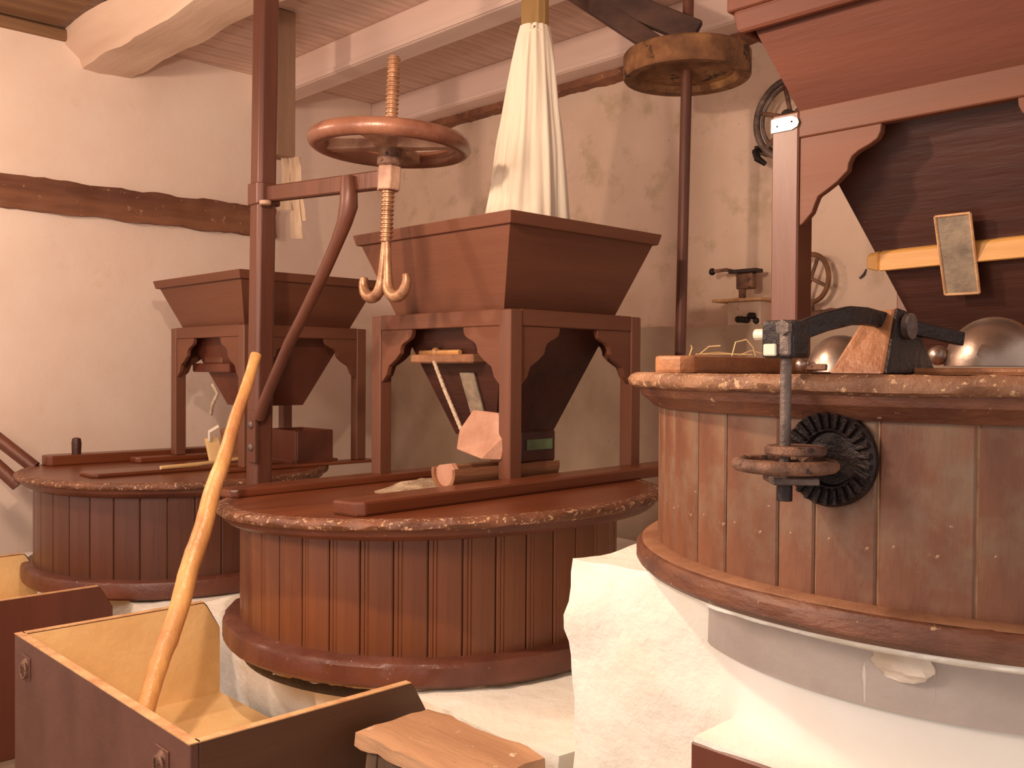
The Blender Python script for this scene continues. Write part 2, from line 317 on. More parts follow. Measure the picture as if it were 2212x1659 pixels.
# ------------------------------------------------------------------ millstone casings
def stave_mesh(r, w_ang, z0, z1, bead=False, th=.022):
    g = .0019/r; pts = []      # outline in (radius, angle)
    a0, a1 = g, w_ang-g; ch = .004/r
    outer = [(a0, r-.0028), (a0+ch, r)]
    if bead:
        q = .012/r; outer += [(a0+q, r), (a0+q+.002/r, r-.0026), (a0+q+.004/r, r), (a0+q+.010/r, r+.001), (a0+q+.014/r, r-.002), (a0+q+.016/r, r)]
    k = 3
    st = outer[-1][0]
    for i in range(1, k+1): outer.append((st+(a1-ch-st)*i/k, r))
    outer.append((a1, r-.0028))
    inner = [(a1, r-th), (a0, r-th)]
    mb = MB(); poly = [(rr*math.cos(a), rr*math.sin(a), z0) for a, rr in outer+inner]
    mb.prism(poly, (0, 0, z1-z0)); return mb
def casing(loc, spec, label):
    """loc = centre on the base ring top; spec: dict of sizes relative to loc.z"""
    s = spec; root = thing('millstone_casing', loc, label, 'millstone casing', 'round millstone casings')
    H = s['h']; rb, rl, rr = s['rb'], s['rl'], s['rr']
    MB().lathe([(rb-s.get('gapd', .012), .0), (rb-s.get('gapd', .012), H-.07)], 96).build('drum_core', s['core'], root, smooth=True)
    if s.get('widths'):
        a = s['a0']; i = 0; end = a+2*PI; cache = {}
        while a < end-.01:
            w = s['widths'][i % len(s['widths'])]/rb; i += 1
            if a+w > end-.04: w = end-a
            key = round(w, 4)
            if key not in cache:
                me = stave_mesh(rb, w, 0, H-.055).mesh('stave'); me.materials.append(MATS[s['stave']]); cache[key] = me
            o = link('stave', cache[key], root); o.rotation_euler.z = a; a += w
    else:
        n = s['n']; wa = 2*PI/n
        me = stave_mesh(rb, wa, 0, H-.055, s.get('bead', False)).mesh('stave'); me.materials.append(MATS[s['stave']])
        for i in range(n): o = link('stave', me, root); o.rotation_euler.z = i*wa+s.get('a0', 0)
    sd = s['seed']
    def jit(a, j):
        k = noise.noise(Vector((math.cos(a)*14, math.sin(a)*14, sd+j*.6)))+.6*noise.noise(Vector((math.cos(a)*40, math.sin(a)*40, sd+j)))
        return (s['chip']*k, s['chip']*.5*k)
    ri = lambda a, j: (jit(a, j)[0]*.5, jit(a, j)[1]*.4) if 0 < j < 6 else (0, 0)
    MB().lathe([(rb-.03, -s['rt']), (rr-.012, -s['rt']), (rr, -s['rt']+.012), (rr, -.016), (rr-.006, -.005), (rr-.02, 0), (rb-.03, .002)], 160, jit=ri, cap=False).build('base_ring', s['ring'], root, smooth=True, angle=35)
    lid = MB().lathe([(rl-.05, -.03), (.001, -.03), (.001, 0), (rl-.05, 0)], 120, cap=False)
    if s.get('dust'):
        MB().lathe([(rr-.012, -.002), (rr-.018, .0025), (rb+.004, .004), (rb-.01, .004)], 120, cap=False).build('ring_dust', s['dust'], root, smooth=True)
    lo = lid.build('lid', s['top'], root, smooth=True); lo.location = (*s.get('off', (0, 0)), H); lo.rotation_euler = s['tilt']
    edge = MB().lathe([(rb-.03, -.032), (rl-.018, -.032), (rl-.004, -.027), (rl, -.016), (rl-.004, -.005), (rl-.016, .001), (rl-.052, .0005)], 220, jit=lambda a, j: jit(a, j) if 0 < j < 6 else (0, 0), cap=False).build('lid_rim', s['edge'], root, smooth=True, angle=50)
    edge.location = (*s.get('off', (0, 0)), H); edge.rotation_euler = s['tilt']
    mold = MB().lathe([(rb-.02, -.031), (rl-.024, -.031), (rl-.03, -.05), (rl-.046, -.062), (rb+.012, -.075), (rb-.02, -.078)], 120, cap=False).build('lid_moulding', s['mold'], root, smooth=True, angle=35)
    mold.location = (*s.get('off', (0, 0)), H); mold.rotation_euler = s['tilt']
    for (x0, x1, y0, y1, t) in s['battens']:
        c = .022; poly = [(x0+c, y0, 0), (x0, y0+c, 0), (x0, y1-c, 0), (x0+c, y1, 0), (x1-c, y1, 0), (x1, y1-c, 0), (x1, y0+c, 0), (x1-c, y0, 0)]
        bo = MB().prism(poly, (0, 0, t)).build('batten', s.get('bat', s['top']), root, bevel=.008, segs=2); bo.location = (*s.get('off', (0, 0)), H); bo.rotation_euler = s['tilt']
    return root
T = math.radians
m2 = (2.265, 2.775, -.875)
casing(m2, dict(h=.423, off=(.015, -.045), rb=.69, rl=.812, rr=.75, rt=.08, core='stave_core_dark', stave='stave_red', n=41, bead=True, a0=.03, seed=2, chip=.010, ring='ring', top='lid_top', edge='lid_edge', mold='ring',
    tilt=(T(-2.2), T(-.6), 0), battens=[(-.635, 1.12, -.375, -.215, .045), (-.60, 1.12, .47, .63, .03)]),
    'middle round millstone casing of brown staves, under the tall hopper')
m1 = (2.26, 4.9, -.985)
casing(m1, dict(h=.455, rb=.70, rl=.785, rr=.755, rt=.085, core='stave_core_dark', stave='stave_dark', n=36, bead=False, a0=.02, seed=5, chip=.006, ring='ring', top='lid_top', edge='lid_edge', mold='ring',
    tilt=(0, 0, 0), battens=[(-.55, .62, -.27, -.07, .02), (-.52, .60, .44, .56, .055), (-.1, .95, .31, .43, .03), (.02, .95, -.47, -.37, .018)]),
    'farthest millstone casing, by the left wall beam')
casing((c3[0], c3[1], -.39), dict(h=.385, rb=.741, rl=.812, rr=.79, rt=.052, core='stave_core', stave='stave_dusty', widths=[.085, .12, .10, .135, .075, .11, .15, .09], a0=.07, gapd=.005, seed=9, chip=.006, ring='ring_old', dust='ring_dusty', top='ring_dusty', edge='lid_edge_dusty', mold='ring_old',
    tilt=(0, 0, 0), bat='block', battens=[(-.605, .55, .395, .50, .038), (-.50, .3, -.30, .0, .014)]),
    'nearest millstone casing with dusty worn staves and iron gear')
def crust(a, j): return (.018*noise.noise(Vector((a*11, j*.7, 3)))+.01*noise.noise(Vector((a*31, j, 1))) if 0 < j < 4 else 0, .008*noise.noise(Vector((a*17, j, 7))))
o = MB().lathe([(.60, -.11), (.69, -.10), (.715, -.09), (.722, -.08), (.60, -.078)], 160, PI*.8, PI*1.75, jit=crust).build('mortar_bed', 'flour', None, smooth=True, angle=60)
tag(put(o, m2), 'crumbling grey mortar bed under the middle casing base ring', 'mortar')
# dark hoop under the middle casing
o = MB().lathe([(.66, -.135), (.685, -.135), (.69, -.12), (.685, -.085), (.62, -.08)], 96, cap=False).build('lower_hoop', 'black_iron', None, smooth=True)
tag(put(o, m2), 'dark hoop showing under the middle casing base ring', 'hoop')

# ------------------------------------------------------------------ hopper stands
BR = [(0, 0), (.208, 0), (.206, .018), (.198, .034), (.180, .044), (.152, .055), (.136, .066), (.128, .082), (.126, .098), (.112, .110), (.098, .122), (.072, .138), (.050, .150), (.042, .168), (.034, .188), (.010, .212), (0, .218)]
def stand(x0, y0, lx, ly, zt, zf, label, rail=.062, leg=.062, scale=1.0, m=('paint_left', 'paint_right', 'paint')):
    """corner (x0,y0), size lx, ly; zt rail top; zf foot heights for corners (00,10,01,11)"""
    root = thing('hopper_stand', (x0, y0, zt), label, 'stand', 'wooden hopper stands')
    k = 0
    for j in (0, 1):
        for i in (0, 1):
            xa = 0 if i == 0 else lx-leg; ya = 0 if j == 0 else ly-leg
            MB().box(xa, xa+leg, ya, ya+leg, zf[k]-zt, -.002).build('leg', m[2], root, bevel=.004); k += 1
    for j in (0, 1):
        ya = .003 if j == 0 else ly-.033
        MB().box(leg-.002, lx-leg+.002, ya, ya+.03, -rail, 0).build('rail', m[1], root, bevel=.003)
        for side in (0, 1):
            poly = [((leg+u*scale) if side == 0 else (lx-leg-u*scale), ya+.004, -rail-w*scale) for u, w in BR]
            MB().prism(poly, (0, .022, 0)).build('bracket', m[1], root, bevel=.002)
    for i in (0, 1):
        xa = .003 if i == 0 else lx-.033
        MB().box(xa, xa+.03, leg-.002, ly-leg+.002, -rail, 0).build('rail', m[0], root, bevel=.003)
        for side in (0, 1):
            poly = [(xa+.004, (leg+u*scale) if side == 0 else (ly-leg-u*scale), -rail-w*scale) for u, w in BR]
            MB().prism(poly, (.022, 0, 0)).build('bracket', m[0], root, bevel=.002)
    return root
def hopper(cx, cy, zr, hx, hy, zb, bx, by, label, rimh=.045, over=.012, low='dark_funnel', zl=None, up=('paint_right', 'paint_left'), rb=.004):
    """open pyramid: rim half sizes hx,hy at height zr, mouth bx,by at zb"""
    root = thing('grain_hopper', (cx, cy, zb), label, 'hopper', 'wooden grain hoppers')
    H = zr-zb; t = .022
    def ring(z, inset=0):
        f = z/H; a = bx+(hx-over-bx)*f-inset; b = by+(hy-over-by)*f-inset
        return [Vector((-a, -b, z)), Vector((a, -b, z)), Vector((a, b, z)), Vector((-a, b, z))]
    def panels(z0, z1, name, mats):
        lo, hi, li, hi2 = ring(z0), ring(z1), ring(z0, t), ring(z1, t)
        for k in range(4):
            q = (k+1) % 4
            MB().hexa([lo[k], lo[q], li[q], li[k], hi[k], hi[q], hi2[q], hi2[k]]).build(name, mats[k % 2], root)
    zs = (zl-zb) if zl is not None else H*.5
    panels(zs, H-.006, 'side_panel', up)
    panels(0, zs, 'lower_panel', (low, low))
    a, b = hx, hy
    o = [(-a, -b), (a, -b), (a, b), (-a, b)]; i_ = [(-a+.03, -b+.03), (a-.03, -b+.03), (a-.03, b-.03), (-a+.03, b-.03)]
    sh = .012
    for k in range(4):
        q = (k+1) % 4
        lo = [Vector((*o[k], H-rimh)), Vector((*o[q], H-rimh)), Vector((*i_[q], H-rimh)), Vector((*i_[k], H-rimh))]
        for v, s in zip(lo[:2], (o[k], o[q])): v.x *= (a-sh)/a; v.y *= (b-sh)/b
        hi = [Vector((*o[k], H)), Vector((*o[q], H)), Vector((*i_[q], H)), Vector((*i_[k], H))]
        MB().hexa(lo+hi).build('rim_board', up[k % 2], root, bevel=rb, segs=2)
    return root
SX, SY = .756, .854
stand(2.395, 2.49, SX, SY, .224, (-.405, -.40, -.45, -.44), 'carved wooden stand straddling the middle millstone casing')
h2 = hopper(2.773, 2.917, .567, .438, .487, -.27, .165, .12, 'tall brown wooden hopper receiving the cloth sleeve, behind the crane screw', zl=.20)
stand(2.395, 4.45, SX, .85, .225, (-.512, -.512, -.50, -.50), 'carved wooden stand on the farthest casing, partly behind crane post')
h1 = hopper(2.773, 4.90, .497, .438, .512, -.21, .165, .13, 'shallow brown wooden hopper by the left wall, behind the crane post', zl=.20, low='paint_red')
stand(2.15, .43, .80, .857, .647, (.0,)*4, 'carved wooden stand with white metal tag above the nearest casing', rail=.068, leg=.074, scale=1.0)
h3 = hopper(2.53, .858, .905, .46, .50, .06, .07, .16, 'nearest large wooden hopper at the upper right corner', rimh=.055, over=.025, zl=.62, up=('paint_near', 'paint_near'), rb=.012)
# white metal tag on stand 3
s3 = [o for o in COL.objects if o.name.startswith('hopper_stand')][-1]
poly = [(-.002, .857, -.012), (-.002, .80, -.012), (-.002, .785, -.020), (-.002, .781, -.030), (-.002, .785, -.040), (-.002, .80, -.046), (-.002, .857, -.046)]
t = MB().prism(poly, (-.002, 0, 0)).build('metal_tag', 'tag', s3); t['label'] = 'small white metal tag with two nail holes'
for yy, zz in ((.80, -.026), (.84, -.032)):
    b = MB().lathe([(.0025, 0), (.0025, .001)], 8).build('nail_hole', 'dark_void', t); b.rotation_euler = (0, -PI/2, 0); b.location = (-.004, yy, zz)

ch_ = thing('wooden_chute', (2.30, 1.20, 1.0), 'dark red wooden chute above the near hopper rim', 'chute')
for nm, dm in (('side_board', (0, .02, 0, .30, 0, .99)), ('side_board', (.28, .30, 0, .30, 0, .99)), ('side_board', (.02, .28, 0, .02, 0, .99)), ('side_board', (.02, .28, .28, .30, 0, .99)), ('foot_moulding', (-.015, .315, -.015, .315, .0, .04))):
    MB().box(*dm).build(nm, 'paint_red', ch_, bevel=.004)
# hopper fittings ----------------------------------------------------
def on_face(h, cx, cy, zr, hx, hy, zb, bx, by, over, z, yoff):      # world point on the -X face
    f = (z-zb)/(zr-zb); a = bx+(hx-over-bx)*f; return Vector((cx-a, cy+yoff, z))
P = lambda z, y: on_face(h3, 2.53, .858, .905, .46, .50, .06, .07, .16, .025, z, y)-Vector((2.53, .858, .06))
# pine bar and metal slide, both fixed to the near hopper
pA, pB = P(.288, .235), P(.30, -.36)
d = Vector((-1, 0, -.45)).normalized()
b = MB()
for (p0, p1) in ((pA, P(.293, .0)), (P(.293, .0), pB)):
    u = Vector((0, 0, .024)); n = d*.026
    b.hexa([p0-u+d*.002, p1-u+d*.002, p1-u+n, p0-u+n, p0+u+d*.002, p1+u+d*.002, p1+u+n, p0+u+n])
br = b.build('pine_bar', 'pine', h3, bevel=.004); br['label'] = 'yellow pine bar nailed across the hopper'
e = MB().hexa([pA+Vector((0, .0, -.024))+d*.004, pA+Vector((0, .034, -.016))+d*.004, pA+Vector((0, .034, -.016))+d*.022, pA+Vector((0, 0, -.024))+d*.026,
               pA+Vector((0, .0, .024))+d*.004, pA+Vector((0, .034, .018))+d*.004, pA+Vector((0, .034, .018))+d*.022, pA+Vector((0, 0, .024))+d*.026]).build('bar_end', 'pine', br, bevel=.004)
q0, q1 = P(.383, .076), P(.383, -.004); q2, q3 = P(.204, .001), P(.204, .080)
sl = MB().hexa([q0+d*.028, q1+d*.028, q1+d*.034, q0+d*.034, q3+d*.028, q2+d*.028, q2+d*.034, q3+d*.034]).build('metal_slide', 'slide_metal', h3, bevel=.003, segs=2); sl['label'] = 'worn rounded metal gate slide'
for (s0, s1) in ((q0, q3), (q1, q2), (q0, q1), (q3, q2)):
    MB().tube([s0+d*.034, s1+d*.034], .0035, 6).build('slide_edge', 'edge_wood', sl)
# far hopper: base box + peg bar + shoe ------------------------------
o = thing('grain_chest', (2.95, 4.62, -.53), 'dark wooden box under the far hopper mouth', 'box')
for nm, dm in (('front_board', (-.2, .03, -.1, -.08, 0, .19)), ('back_board', (-.2, .03, .2, .22, 0, .19)), ('end_board', (-.2, -.18, -.08, .2, 0, .19)), ('end_board', (.01, .03, -.08, .2, 0, .19))):
    MB().box(*dm).build(nm, 'paint_red', o, bevel=.004)
MB().box(-.22, .05, -.12, .24, .0, .03).build('foot_board', 'paint_red', o, bevel=.004)

def rope(name, pts, r, parent=None, label=None):
    ps = []
    for a, b in zip(pts[:-1], pts[1:]):
        a, b = Vector(a), Vector(b); k = max(2, int((b-a).length/.012))
        for i in range(k): ps.append(a+(b-a)*i/k)
    ps.append(Vector(pts[-1]))
    o = MB().tube(ps, [r*(1+.18*(i % 2)) for i in range(len(ps))], 8).build(name, 'rope', parent, smooth=True, angle=80)
    if label: o['label'] = label
    return o
# middle feed shoe: hollowed log + flared plate + rope
sh = thing('feed_shoe', (2.19, 2.62, -.435), 'hollowed wooden log spout with pale plate under the middle hopper', 'feed shoe')
prof = []
for i in range(15):
    a = PI*(.92+1.16*i/14); prof.append((math.cos(a), math.sin(a)))
ro, ri_ = .066, .052
poly = [(0, x*ro, z*ro) for x, z in prof]+[(0, x*ri_, z*ri_) for x, z in reversed(prof)]
lg = MB().prism([(p[0], p[1], p[2]+.066) for p in poly], (.54, 0, 0)).build('log_trough', 'log_wood', sh, smooth=True, angle=30)
poly = [(.012, x*ri_*1.0, z*ri_+.066) for x, z in prof]+[(.012, .035, .09), (.012, -.03, .10)]
MB().prism(poly, (.02, 0, 0)).build('flour_plug', 'shoe_wood', sh)
poly = [(.14, -.05, .11), (.11, .055, .14), (.13, .062, .21), (.17, .03, .285), (.215, -.06, .275), (.22, -.10, .20), (.20, -.09, .105)]
MB().prism(poly, (.018, .012, .0)).build('shoe_plate', 'shoe_wood', sh, bevel=.003)
o = MB().box(.34, .52, -.06, .08, .085, .20).build('shoe_box', 'dark_funnel', sh, bevel=.004)
MB().box(.36, .50, -.064, -.058, .13, .17).build('paint_patch', 'green_paint', o)
# peg plank + rope on the middle hopper
h2P = lambda z, y: on_face(h2, 2.773, 2.917, .567, .438, .487, -.27, .165, .12, .012, z, y)
f0 = Vector((2.773, 2.917, -.27))
a, b_ = h2P(.025, .22), h2P(.025, -.17)
pk = MB().hexa([p-f0 for p in (a+Vector((-.075, 0, 0)), b_+Vector((-.075, 0, 0)), b_+Vector((.0, 0, 0)), a, a+Vector((-.075, 0, .035)), b_+Vector((-.075, 0, .035)), b_+Vector((0.01, 0, .035)), a+Vector((.01, 0, .035)))]).build('peg_shelf', 'log_wood', h2, bevel=.006)
MB().tube([a-f0+Vector((-.035, -.02, .043)), b_-f0+Vector((-.035, .12, .043))], .011, 8).build('peg', 'stick', pk, smooth=True)
MB().sphere(a-f0+Vector((-.035, -.12, .045)), .02, 10, 6).build('knot', 'stick', pk, smooth=True)
sa, sb, sc_, sdn = h2P(-.01, -.005), h2P(-.01, -.09), h2P(-.20, -.10), h2P(-.20, -.02)
n = Vector((-.006, 0, -.002))
sl2 = MB().hexa([p-f0 for p in (sa+n*.3, sb+n*.3, sb+n*2, sa+n*2, sdn+n*.3, sc_+n*.3, sc_+n*2, sdn+n*2)]).build('metal_slide', 'slide_metal', h2, bevel=.002)
rp = rope('rope', [(2.445, 2.985, .03), (2.405, 2.87, -.08), (2.345, 2.70, -.225)], .0075)
tag(put(rp, (0, 0, 0)), 'white twisted rope hanging from peg shelf to feed shoe', 'rope')
# far hopper peg bar + shoe
b = thing('peg_bar', (2.52, 4.95, .0), 'brown bar across the mouth of the far hopper', 'bar')
MB().box(-.03, .03, -.16, .28, -.025, .025).build('bar', 'paint_red', b, bevel=.01, segs=2)
MB().box(-.012, .012, -.04, .16, .025, .06).build('cleat', 'paint', b, bevel=.004)
b = rope('rope', [(2.46, 4.92, -.09), (2.47, 4.88, -.14), (2.45, 4.9, -.2), (2.46, 4.94, -.26)], .009); tag(put(b, (0, 0, 0)), 'frayed white rope end dangling in the far stand', 'rope')
b = thing('feed_shoe', (2.52, 4.86, -.50), 'small pale wooden cup shoe on the farthest casing', 'feed shoe')
MB().hexa([(-.05, -.09, 0), (.08, -.09, 0), (.08, -.03, 0), (-.05, -.03, 0), (-.06, -.10, .17), (.10, -.10, .17), (.10, -.02, .17), (-.06, -.02, .17)]).build('cup', 'log_wood', b, bevel=.006)
MB().hexa([(-.09, .02, -.02), (-.02, .0, -.02), (-.02, .02, -.02), (-.09, .04, -.02), (-.10, .06, .11), (-.03, .04, .12), (-.03, .06, .12), (-.10, .08, .11)]).build('chip', 'raw_wood', b, bevel=.004)
MB().tube([(-.08, .05, .10), (-.09, .03, .15), (-.05, -.0, .18)], .012, 6).build('cloth_strip', 'cloth', b, smooth=True)
tag(put(MB().tube([(0, 0, 0), (.2, .03, .0), (.36, .09, .002), (.53, .13, .008)], [.010, .011, .010, .009], 8).build('wooden_twig', 'raw_wood', smooth=True), (2.04, 4.63, -.50)), 'thin pale stick lying on the farthest casing lid', 'stick')
tag(put(MB().lathe([(.024, 0), (.026, .06), (.022, .085), (.01, .09)], 12).build('wooden_peg', 'dark_funnel', smooth=True), (1.90, 5.38, -.475)), 'short dark peg standing on the far casing batten', 'peg')
for i, (p0, p1, lb) in enumerate((((1.47, 5.60, -.30), (1.70, 5.42, -.54), 'dark rounded wooden handle leaning at far left, the right one'), ((1.33, 5.52, -.30), (1.60, 5.36, -.62), 'dark rounded wooden handle cut by the left picture edge'))):
    p0, p1 = Vector(p0), Vector(p1)
    tag(put(MB().tube([p0, p0+(p1-p0)*.05, p0+(p1-p0)*.2, p1], [.018, .034, .036, .036], 10).build('wooden_pole', 'iron_brown', smooth=True), (0, 0, 0)), lb, 'handle')

# flour crust on middle lid
mb = MB(); rows = 7; nn = 28; prof = [(r/6, .022*(1-(r/6)**2)) for r in range(7)]
mb.lathe([(max(1e-4, q*.21), z*1.5) for q, z in prof][::-1], nn, cap=False)
me = mb.mesh('flour_crust')
for v in me.vertices:
    v.co.x *= 1.25; v.co.y *= .62; v.co.z = max(0, v.co.z+.012*noise.noise(v.co*22)*(v.co.z > .001)); v.co.x += .03*noise.noise(v.co*14+Vector((3, 0, 0)))
me.materials.append(MATS['flour']); shade(me, 60)
tag(put(link('flour_crust', me), (2.36, 2.88, -.46)), 'grey crust of old flour around the eye of the middle lid', 'crust', kind='stuff')

# ------------------------------------------------------------------ stone crane
cr = thing('stone_crane', (2.15, 3.865, -.95), 'tall brown iron crane with screw, handwheel and double hook', 'crane')
C0 = Vector((2.15, 3.865, -.95))
L = lambda x, y, z: Vector((x, y, z))-C0
sq = .046; ch = .014
poly = [(-sq+ch, -sq, 0), (sq-ch, -sq, 0), (sq, -sq+ch, 0), (sq, sq-ch, 0), (sq-ch, sq, 0), (-sq+ch, sq, 0), (-sq, sq-ch, 0), (-sq, -sq+ch, 0)]
po = MB().prism(poly, (.028, -.02, 2.93)).build('post', 'iron_brown', cr, bevel=.003)
cx = .02
cl = MB().prism([(q[0]*1.28+cx, q[1]*1.28-.012, 1.675) for q in poly], (0, 0, .095)).build('collar', 'iron_brown', cr, bevel=.004)
a0, a1 = L(2.17, 3.80, .772), L(2.15, 2.93, .712)
u = Vector((0, 0, .034)); wv = Vector((.022, 0, 0))
MB().hexa([a0-u-wv, a1-u-wv, a1-u+wv, a0-u+wv, a0+u-wv, a1+u-wv, a1+u+wv, a0+u+wv]).build('arm', 'iron_brown', cr, bevel=.005)
b = MB().lathe([(.022, -.03), (.026, -.026), (.026, -.012), (.02, -.01)], 14).build('pin', 'wheel_spoke', cr, smooth=True); b.location = L(2.13, 3.77, .745)
bp_ = [L(2.118, *q) for q in ((3.118, .745), (3.112, .69), (3.112, .63), (3.14, .57), (3.19, .50), (3.255, .42), (3.333, .33), (3.44, .215), (3.544, .109), (3.66, -.03), (3.755, -.15), (3.80, -.22))]
MB().tube(bp_, [.027, .034, .036, .03, .026, .025, .025, .024, .024, .023, .024, .026], 12).build('brace', 'iron_brown', cr, smooth=True)
ft = MB().box(-.064, -.046, -.062, .0, .53, .76).build('brace_foot', 'iron_brown', cr, bevel=.006, segs=2); ft.location = (.012, -.005, 0)
for zz in (.60, .70):
    b = MB().lathe([(.017, 0), (.017, .006), (.011, .012), (.001, .014)], 12).build('bolt', 'grey_iron', ft, smooth=True); b.rotation_euler = (0, -PI/2, 0); b.location = (-.064, -.03, zz)
sc0 = L(2.15, 2.897, .712)
assy = thing('screw_assembly', (0, 0, 0), None, None); bpy.data.objects.remove(assy)
TILT = Matrix.Rotation(math.radians(2.2), 4, Vector((.695, .719, 0)))     # leans a little to the right
def crane_part(mb, name, m, parent=cr, **k):
    o = mb.build(name, m, parent, **k)
    if parent is cr: o.matrix_local = Matrix.Translation(sc0) @ TILT
    return o
crane_part(MB().lathe([(.046, -.045), (.048, .04), (.044, .045)], 6), 'nut', 'wheel_spoke', bevel=.004)
crane_part(MB().lathe([(.043, .045), (.047, .05), (.047, .075), (.043, .08), (.043, .095), (.047, .10), (.046, .115), (.04, .13)], 24), 'hub', 'rust', smooth=True, angle=30)
prof = []; z = -.235; k = 0
while z < .45: prof += [(.0245, z), (.0245, z+.005), (.0195, z+.0085), (.0195, z+.0125)]; z += .0165
prof.append((.018, .452)); prof.insert(0, (.018, -.237))
crane_part(MB().lathe(prof, 20), 'screw', 'screw', smooth=True, angle=25)
RW = .272
wh = crane_part(MB().tube([(RW*math.cos(2*PI*i/56), RW*math.sin(2*PI*i/56), .128) for i in range(56)], .034, 14, True, flat=(.95, 1)), 'handwheel', 'wheel', smooth=True, angle=80)
for i in range(4):
    a = .55+i*PI/2; ca, sa_ = math.cos(a), math.sin(a)
    ps = []
    for (r, hw) in ((.03, .05), (.10, .030), (.19, .026), (RW, .036)):
        ps.append((r, hw))
    mb = MB(); top = [(r*ca-hw*sa_, r*sa_+hw*ca, .150) for r, hw in ps]+[(r*ca+hw*sa_, r*sa_-hw*ca, .150) for r, hw in reversed(ps)]
    mb.prism(top, (0, 0, -.042)); mb.build('spoke', 'wheel_spoke', wh, bevel=.006, segs=2)
def jhook(s):
    pts = [(0, s*.008, -.225), (0, s*.012, -.30), (0, s*.02, -.37)]
    c = (0, s*.078, -.385); r = .058
    for i in range(0, 11): a = PI+(PI*1.12)*i/10; pts.append((0, s*(.078+r*math.cos(a)), -.385+r*math.sin(a)))
    return pts, [.013, .015, .017]+[.019, .021, .022, .023, .023, .023, .022, .021, .019, .017, .015]
for s in (1, -1):
    pts, rd = jhook(s); crane_part(MB().tube(pts, rd, 12), 'hook', 'screw', smooth=True, angle=80)

# ------------------------------------------------------------------ cloth sleeve, pipes
sv = thing('cloth_sleeve', (2.825, 2.845, .40), 'white pleated cloth sleeve hanging from pipe into the middle hopper', 'sleeve')
nA = 144; rings = 26; vsx = []; fsx = []
for j in range(rings+1):
    t = j/rings; zz = .0+1.03*(1-t); R = .062+.135*(t**.85)
    for i in range(nA):
        a = 2*PI*i/nA; pl = .034*t**.6*(math.sin(a*9+2.2*noise.noise(Vector((math.cos(a)*2, math.sin(a)*2+t*1.2, 1)))*3)+.55*math.sin(a*21+2+3*noise.noise(Vector((math.cos(a)*3, math.sin(a)*3, t*2)))))*.5*(.5+.8*abs(noise.noise(Vector((math.cos(a)*2, math.sin(a)*2, 4)))))
        pl += .012*noise.noise(Vector((math.cos(a)*3, math.sin(a)*3, t*3)))
        r = R+pl; vsx.append((r*math.cos(a)+.018*(1-t)+.02*t*math.cos(a), r*math.sin(a)-.02*(1-t), zz))
for j in range(rings):
    for i in range(nA): fsx.append((j*nA+i, j*nA+(i+1) % nA, (j+1)*nA+(i+1) % nA, (j+1)*nA+i))
MB().add(vsx, fsx).build('cloth', 'cloth', sv, smooth=True, angle=80)
b = MB().tube([(.018+.064*math.cos(2*PI*i/24), -.02+.064*math.sin(2*PI*i/24), 1.0) for i in range(24)], .006, 6, True).build('tie', 'cloth', sv, smooth=True)
pp = thing('grain_pipe', (2.845, 2.823, 1.36), 'olive brown wooden pipe above the white sleeve', 'pipe')
MB().lathe([(.052, 0), (.058, .004), (.060, .30), (.062, .64)], 12).build('pipe', 'pipe', pp, smooth=True, angle=20)
b = MB().sphere((-.045, -.045, .05), .008, 8, 6).build('nail', 'grey_iron', pp, smooth=True)
pp = thing('grain_pipe', (2.80, 4.79, 1.185), 'dim square pipe above the far hopper, behind the crane post', 'pipe')
MB().box(-.06, .06, -.06, .06, 0, .81).build('pipe', 'grey_duct', pp, bevel=.004)
sv = thing('cloth_rag', (2.83, 4.76, .70), 'torn cloth strips hanging below the far pipe', 'cloth')
for i, (y0, x0, w0, l0) in enumerate(((-.02, .015, .045, .46), (-.04, .03, .03, .36), (.02, -.01, .045, .30))):
    vsx = []; fsx = []
    for j in range(11):
        t = j/10
        for k in range(5):
            q = k/4-.5; vsx.append((x0+(w0+.02*t)*q*.7+.03*t*math.sin(i+1)+.008*math.sin(k*2+j*.5), y0-(w0+.03*t)*q*.7-.02*t, .49-l0*t+.01*noise.noise(Vector((k, j, i)))))
    n0 = len(vsx); vsx += [(x+.004, y+.004, z) for x, y, z in vsx]
    for j in range(10):
        for k in range(4):
            a = j*5+k; fsx += [(a, a+1, a+6, a+5), (n0+a+5, n0+a+6, n0+a+1, n0+a)]
    for j in range(10): fsx += [(j*5, j*5+5, n0+j*5+5, n0+j*5), (j*5+4, n0+j*5+4, n0+j*5+9, j*5+9)]
    for k in range(4): fsx += [(k, n0+k, n0+k+1, k+1), (50+k, 50+k+1, n0+51+k, n0+50+k)]
    MB().add(vsx, fsx).build('strip', 'rag', sv, smooth=True, angle=80)

